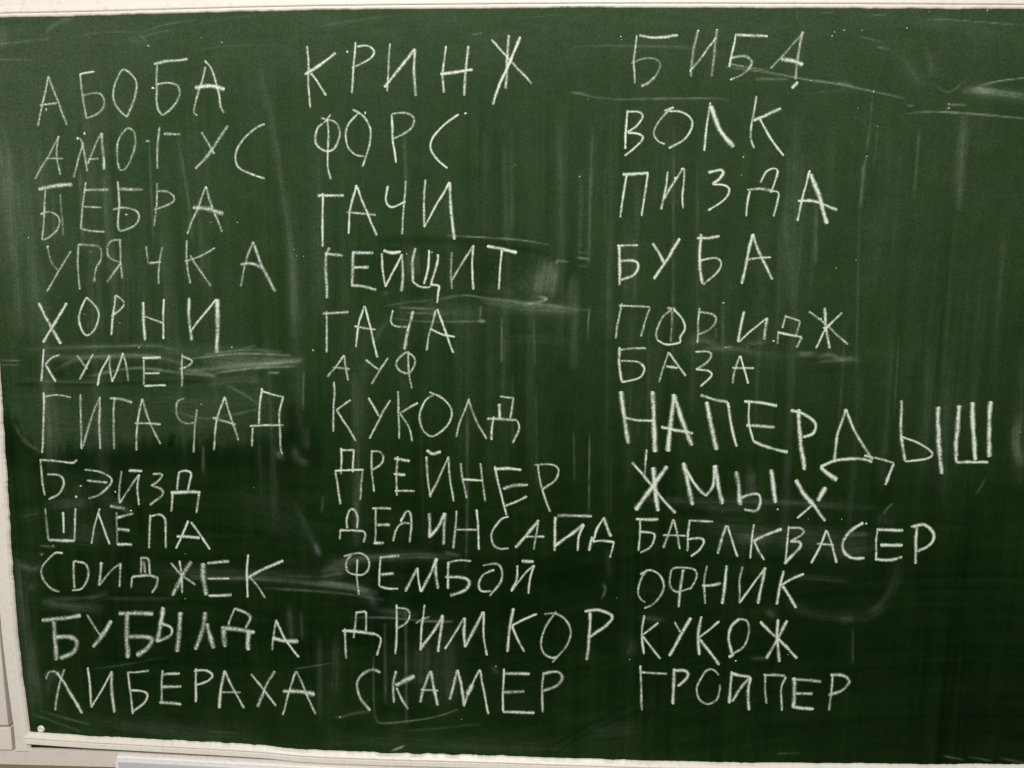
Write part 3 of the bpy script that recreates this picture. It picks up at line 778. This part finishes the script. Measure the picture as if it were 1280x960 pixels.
('ДРИМКОР', 'eleventh in the middle column', '''K
120,300 115,350 110,412; 118,305 160,300; 162,300 160,385; wb60,380 130,385 200,395; 72,370 72,430 77,500; ~200,395 222,415 215,455 207,485
b290,270 290,370 285,480; ~285,285 330,290 345,310 330,345 290,375
b408,270 395,360 388,465; wb388,460 440,390 485,315; wb485,315 475,390 463,470; d370,350 400,330 430,320
492,458 530,400 575,325; wb575,325 573,390 577,450; wb577,450 620,370 655,300; b655,300 655,400 668,485
wb780,285 765,370 755,470; b775,360 820,335 880,310; b775,360 800,420 825,470
~910,310 960,312 1005,340 1022,390 1000,450 945,515; ~960,300 920,360 898,430 910,475 945,495 965,490
wb1105,305 1100,400 1090,505; ~wb1080,300 1140,295 1195,320 1170,360 1100,410'''),
('СКАМЕР', 'bottom of the middle column', '''K
~w222,555 185,545 145,565 122,605 135,665 178,718
w285,550 275,610 278,685; Wb285,612 365,572; b290,620 310,670 338,712
w432,550 405,620 388,683; wb432,550 445,620 462,697; 390,628 465,635
w545,545 530,610 512,672; wb545,545 560,610 573,700; b573,690 600,625 640,545; Wb585,650 610,605; b640,545 658,640 675,732
b740,540 738,630 735,720; wb740,562 850,562; w735,640 828,637; wb735,722 870,725
908,555 902,640 905,725; ~w903,562 965,553 985,580 960,615 905,635'''),
('БИБА', 'top of the right column, crossed by a thin line', '''L
183,95 170,220 175,338; wb195,100 280,107 390,98; d~155,240 220,215 280,218 300,250 275,305; w~275,305 240,335 205,352
wd490,75 465,180 452,305; 455,270 520,190 580,105; dw585,70 570,190 557,305; . 490,75; . 585,70; . 452,275
b680,90 660,180 645,258; wb680,95 760,98 838,103; w~650,212 720,200 758,230 740,270; d~740,270 700,300 655,318; d640,240 720,255; . 655,318
d1010,90 930,180 850,265; w1012,78 990,200 975,320; Wb905,213 960,225 1015,245; wb990,330 958,362'''),
('ВОЛК', 'second in the right column', '''L
b138,470 130,560 128,665; ~b140,480 195,482 212,505 185,550 138,580; ~b138,583 195,590 215,610 190,645 122,698
~370,458 345,470 295,525 268,585 290,625 325,640; ~b345,475 400,480 450,510 458,560 420,620 343,662; 320,475 370,455
b550,432 535,540 522,675; Wb552,450 600,570 668,655
782,400 765,500 752,600 768,662; wb765,525 830,495 905,463; b800,515 850,610 918,698'''),
('ПИЗДА', 'third in the right column', '''N
b133,115 115,220 100,328; wb112,112 180,110 243,103; b240,105 222,220 208,320
b340,98 325,190 305,288; 320,235 370,150 410,85; ~b405,88 420,90 420,150 412,220 415,282; . 375,130
~wb540,105 600,90 615,105 595,135 560,160; ~b560,160 625,170 645,195 620,240 540,293
~b800,155 830,100 870,82 888,100 875,150 855,205; w735,192 800,185 860,195; b748,195 735,260 732,322; ~b860,195 890,205 885,250 865,322
b1047,95 1025,180 985,345; Wb1050,110 1090,210 1135,360; wb988,245 1060,245 1120,265 1185,290; . 1047,97'''),
('БУБА', 'fourth in the right column', '''N
wb97,465 97,560 98,668; 85,468 190,468; ~wb100,545 170,545 192,570 170,615 105,640
wb262,455 325,560; wb398,432 340,530 268,635; . 395,437
wb505,410 497,540 510,660; w483,432 540,430 598,420; ~b490,545 570,530 603,550 590,595 515,665
wb762,410 735,530 707,660; wb762,410 800,510 862,638; 735,535 855,525'''),
('ПОРИДЖ', 'fifth in the right column', '''O
108,75 90,170 78,252; 95,88 180,90 250,95; 250,97 225,170 205,243
~362,100 310,150 282,220 285,262; ~b285,262 330,282 395,272 400,245 425,200 410,150 368,105; 335,102 378,102; f360,110 357,200 352,270
500,98 490,180 487,275; ~490,118 560,130 580,160 550,205 487,235
wb720,115 705,180 690,270; b695,270 760,210 835,148; w838,148 828,200 822,258; . 867,265
928,135 910,200; 928,140 1000,165; 1000,165 980,240; b885,222 950,235 1008,245; 892,225 885,280; w1008,245 980,298
1045,115 1130,185 1238,283; wb1122,98 1130,200 1148,302; b1210,122 1130,205 1078,302; . 1105,155; . 1120,200'''),
('БАЗА', 'small, sixth in the right column', '''O
wb97,295 97,380 110,470; 100,310 160,302 232,303; ~b105,365 190,370 222,405 195,450 108,470
345,320 320,390 295,472; 345,325 385,380 428,440; wb330,390 390,398
~475,320 540,318 555,340 530,375 478,405; ~b478,405 540,415 555,440 500,493
700,338 672,410 662,478; b700,338 720,400 740,478; 660,400 770,400'''),
('НАПЕРДЫШ', 'longest and largest, seventh in the right column', '''O
Wb105,515 120,640 140,778; Wb263,515 268,660 275,820; b125,650 190,660 262,665
Wb370,530 355,660 340,818; Wb372,540 410,660 458,788; wb305,695 390,712 465,728
Wb533,568 555,690 583,810; wb502,535 570,558 640,570; wb640,572 655,680 683,793
b745,570 745,680 765,765; wb720,568 800,572 885,588; wb730,685 875,695; ~wb765,765 820,790 935,820; . 935,818
Wb992,605 1000,750 1023,910; ~wb952,610 1020,630 1075,675 1065,725 1015,745
P
wb390,365 345,500 330,630; wb388,365 430,470 520,620; ~wb262,655 340,622 420,612 480,615 520,630; b480,598 560,615 630,635; Wb262,655 300,690 345,720; wb628,638 585,745
wb667,320 665,480 685,625; ~b668,505 760,540 818,585 790,612 685,628; Wb848,352 852,520 868,690
Wb957,345 942,500 937,600; ~wb937,600 945,630 1000,630 1100,628; Wb1020,330 1025,480 1037,620; Wb1110,325 1105,480 1105,605'''),
('ЖМЫХ', 'eighth in the right column', '''Q
wb80,70 150,150 230,250 297,325; Wb255,90 185,185 97,310; Wb185,95 195,200 210,315; 152,5 147,65; d147,65 143,150
Wb335,72 360,180 382,285; wb345,100 400,190 450,240; wb450,240 485,180 490,85; Wb492,85 510,180 530,280
W600,115 615,200 620,285; ~wb625,250 660,235 710,232 722,270 700,312 640,308; Wb775,105 785,190 797,275; . 807,305
Wb897,158 940,230 985,280; wb985,280 1045,365; Wb1048,195 1010,265; b985,280 905,350; w940,230 985,290'''),
('БАБЛКВАСЕР', 'ninth in the right column', '''Q
wb98,355 212,357; b122,360 118,440 112,515; ~b120,418 185,425 192,450 170,495 120,522
287,355 260,430 235,500; 287,358 305,430 320,505; 235,435 350,440
b368,358 360,440 357,515; 365,363 420,363 485,368; ~b355,455 420,452 438,470 415,510 375,543
wb552,385 530,450 507,528; b555,388 580,460 608,543
b688,380 680,450 672,552; wb685,465 760,430 828,403; b690,465 710,510 740,560
b865,390 855,480 848,575; ~862,398 920,400 935,425 870,468; ~wb870,468 915,470 915,500 840,578
b1052,410 1020,490 973,575; b1055,412 1080,490 1103,573; 1003,478 1090,485
R
~wb475,292 410,335 372,390 380,440 420,468 482,470; . 490,297
b548,320 540,400 538,482; wb545,328 675,332; wb560,405 672,405; w~b540,475 610,480 670,465
wb742,305 738,400 735,498; ~wb720,312 780,302 825,340 825,380 790,415 738,435; . 715,312'''),
('ОФНИК', 'tenth in the right column', '''S
~80,150 130,128 175,150 197,190 190,240 150,295 100,320; ~115,125 85,170 70,230 80,270 105,292
~330,225 360,170 355,130 310,118 245,122 230,165 232,210 265,238 330,220; w295,125 282,210 273,315
413,105 400,190 405,298; w388,208 440,205 485,195; wb512,105 505,190 490,298
592,112 578,190 578,295; b578,295 640,210 705,118; wb707,115 690,190 668,298
wb797,133 780,210 765,303; b785,205 840,175 900,147; wb790,210 820,250 860,320'''),
('КУКОЖ', 'eleventh in the right column', '''S
b100,355 88,450 97,550; b172,393 85,460; b95,460 130,510 183,573
250,388 280,440; wb335,368 290,440 225,560
wb387,360 370,460 375,555; b478,385 370,470; wb375,475 420,530 475,605
~wb575,372 535,410 523,470 540,550; ~545,550 600,510 625,440 615,385 575,372; wb522,563 550,552; . 558,583
wb680,385 730,440 770,470; wb770,470 865,572; wb768,375 765,470 775,590; wb815,380 770,470 710,572'''),
('ГРОЙПЕР', 'bottom of the right column', '''S
82,605 82,640 85,740 90,832; 85,640 215,648
wb252,620 248,700 245,800; ~wb250,632 300,632 320,652 300,685 268,710
~475,655 450,630 415,632 380,680 362,725 375,775 415,798 460,780 475,735 478,700
wb540,635 530,720 525,795; wb540,645 580,655 632,662; wb630,662 575,730 540,785; wb632,665 620,740 625,830
708,650 705,720 712,797; w695,652 805,657; ~b808,660 785,720 788,832
Wb852,665 850,740 845,815; w850,675 985,685; wb855,745 943,745; wb838,812 890,820 948,823
1035,645 1040,680 1025,832; ~w1030,655 1090,655 1125,685 1090,730 1020,755'''),
]
WID = {'n': 1.0, 'w': 1.32, 'W': 1.9}
layer = [0]


class Ink:
    def __init__(self):
        self.V, self.F, self.D = [], [], []

    def ribbon(self, P, hw, press, seed):
        """a chalk line: a low mound of chalk with soft, crumbly shoulders"""
        Q, t = resample(P, 1.1)
        n = len(Q)
        tan = np.gradient(Q, axis=0)
        tan /= np.maximum(np.hypot(tan[:, 0], tan[:, 1]), 1e-6)[:, None]
        nor = np.stack([-tan[:, 1], tan[:, 0]], 1)
        wob = (vnoise(t / 16, t * 0, seed) - .5) * .9
        Q = Q + nor * wob[:, None]
        wid = hw * (.86 + .34 * vnoise(t / 7, t * 0, seed + 1) )
        end = np.minimum(t, t[-1] - t)
        wid = wid * np.clip(.62 + end / (hw * 1.6), 0, 1)
        pr = press * (.56 + .6 * vnoise(t / 13, t * 0, seed + 2) + .28 * vnoise(t / 4, t * 0, seed + 4))
        pr = pr * np.clip(.78 + end / 5.0, 0, 1)
        pr[t < 3.5] *= 1.12
        layer[0] = (layer[0] + 1) % 40
        lift = .00025 + layer[0] * .000022
        offs = np.array([-2.0, -1.1, -.6, 0, .6, 1.1, 2.0])
        prof = np.array([0, .26, .8, 1, .8, .26, 0])
        high = np.array([0, .1, .22, .26, .22, .1, 0]) * .001
        base = len(self.V)
        sk = (vnoise(t / 9, t * 0 + 3, seed + 3) - .5) * .5
        for k in range(7):
            W2 = w_of(Q + nor * (offs[k] * wid)[:, None])
            side = np.clip(prof[k] * (1 + sk * np.sign(offs[k])), 0, 1.2)
            for i in range(n):
                self.V.append((W2[i, 0], -lift - high[k], W2[i, 1]))
                self.D.append(pr[i] * side[i])
        for k in range(6):
            for i in range(n - 1):
                a = base + k * n + i
                self.F.append((a, a + 1, a + n + 1, a + n))

    def dot(self, x, y, r, press=1.15):
        layer[0] = (layer[0] + 1) % 40
        lift = .00025 + layer[0] * .000022
        ax = random.uniform(.7, 1.3)
        th = random.uniform(0, 6)
        pts, den, hh = [(x, y)], [press], [.0005]
        for rr, dd, h in ((.6, press, .0004), (1.2, 0, 0)):
            for k in range(10):
                a = k / 10 * 2 * math.pi
                q = rr * r * random.uniform(.8, 1.2)
                pts.append((x + q * math.cos(a + th) * ax, y + q * math.sin(a + th) / ax))
                den.append(dd)
                hh.append(h)
        W2 = w_of(pts)
        b = len(self.V)
        for p, h in zip(W2, hh):
            self.V.append((p[0], -lift - h, p[1]))
        self.D += den
        for k in range(10):
            j = (k + 1) % 10
            self.F.append((b, b + 1 + k, b + 1 + j))
            self.F.append((b + 1 + k, b + 11 + k, b + 11 + j, b + 1 + j))

    def build(self, name, parent, label=None):
        o = mesh_obj(name, self.V, self.F, M_CHALK, parent, True)
        at = o.data.attributes.new('chalk', 'FLOAT', 'POINT')
        at.data.foreach_set('value', np.array(self.D, np.float32))
        if label:
            o['label'] = label
        return o


PALE = {'АБОБА': .78, 'АМОГУС': .76, 'БЕБРА': .76, 'УПЯЧКА': .72, 'БИБА': .78, 'АУФ': .85, 'ПОРИДЖ': .9, 'ГИГАЧАД': .9, 'КУМЕР': .92}
PRESS_N, PRESS_B, PRESS_D = .61, .89, .40
sd = 100
for wi, (word, where, txt) in enumerate(WORDS):
    ink = Ink()
    crop = None
    for row in txt.split('\n'):
        row = row.strip()
        if row in CROPS:
            ox, oy, sc = CROPS[row]
            continue
        for st in row.split(';'):
            st = st.strip()
            sd += 7
            if st.startswith('.'):
                x, y = map(float, st[1:].split(','))
                ink.dot(ox + x / sc, oy + y / sc, random.uniform(1.0, 1.6))
                continue
            fl = ''
            while st[0] in '~wWbdf':
                fl += st[0]
                st = st[1:]
            P = np.array([tuple(map(float, q.split(','))) for q in st.split()]) / sc + np.array([ox, oy])
            P = catmull(P, 9)
            hw = WID['W' if 'W' in fl else 'w' if 'w' in fl else 'n']
            pr = PRESS_B if 'b' in fl else PRESS_D if 'd' in fl else .2 if 'f' in fl else PRESS_N
            pr *= PALE.get(word, 1.0) * (.84 + .3 * ((sd * 37) % 100) / 100)
            # one in four bigger strokes left a second, fainter pass of the chalk edge
            ink.ribbon(P, hw, pr, sd)
    ink.build('chalk_word', board, 'handwritten white chalk word %s, %s' % (word, where))

# loose specks of chalk all over the panel
specks = Ink()
for x, y, r in [(185.5, 57.5, 2.0), (277.5, 53, 1.4), (252, 47, 1.2), (1043, 40, 1.6), (1040, 45, 1.9), (1055, 38, 1.6), (1077.5, 38, 1.3), (1133.5, 35, 1.6), (1234, 13, 2.0), (1161, 15, 1.0),
                (1092, 114.5, 2.0), (1096.5, 158, 1.3), (1072, 135.5, 1.2), (1083, 195.5, 1.8), (36, 297, 1.4), (290, 434, 1.5), (392, 438, 1.7), (904, 378.5, 2.2), (929, 196.5, 1.6),
                (926.5, 219, 1.3), (644, 206, 1.1), (391, 437.5, 1.3), (150, 403.5, 1.2), (174, 434.5, 1.4), (184.5, 433, 1.0), (368, 312, 1.1), (371, 320, 1.1), (776, 46, 1.6), (777, 50, 1.2),
                (252, 505, 1.6), (264, 278, 1.4), (297, 278, 1.2), (1013, 101, 1.5), (907, 434.5, 1.5), (67, 681.5, 1.2), (53, 693, 1.2), (232, 692, 1.2), (232, 748, 1.2), (724.5, 221, 1.6),
                (1045, 335, 1.2), (1070, 325, 1.2), (1186, 130, 1.6), (1186, 135.5, 1.7), (1052, 649, 1.2), (577, 899, 1.0), (620, 833, 1.4), (106, 393, 1.0), (121, 338, 1.1), (985, 818, 1.0),
                (735, 124, 1.0), (540, 315.5, 1.4), (508.5, 317.5, 1.3), (379.5, 320.5, 1.2), (934, 434, 1.2), (912, 433, 1.1), (1275, 540, 1.4), (787, 824, 1.4), (425, 896, 1.5), (1010, 649, 1.0)]:
    specks.dot(x, y, r * .56, .65)
for k in range(10):
    specks.dot(random.uniform(40, 1278), random.uniform(18, 945), random.uniform(.4, .7), random.uniform(.25, .6))
o = specks.build('chalk_specks', board)
o['kind'] = 'stuff'
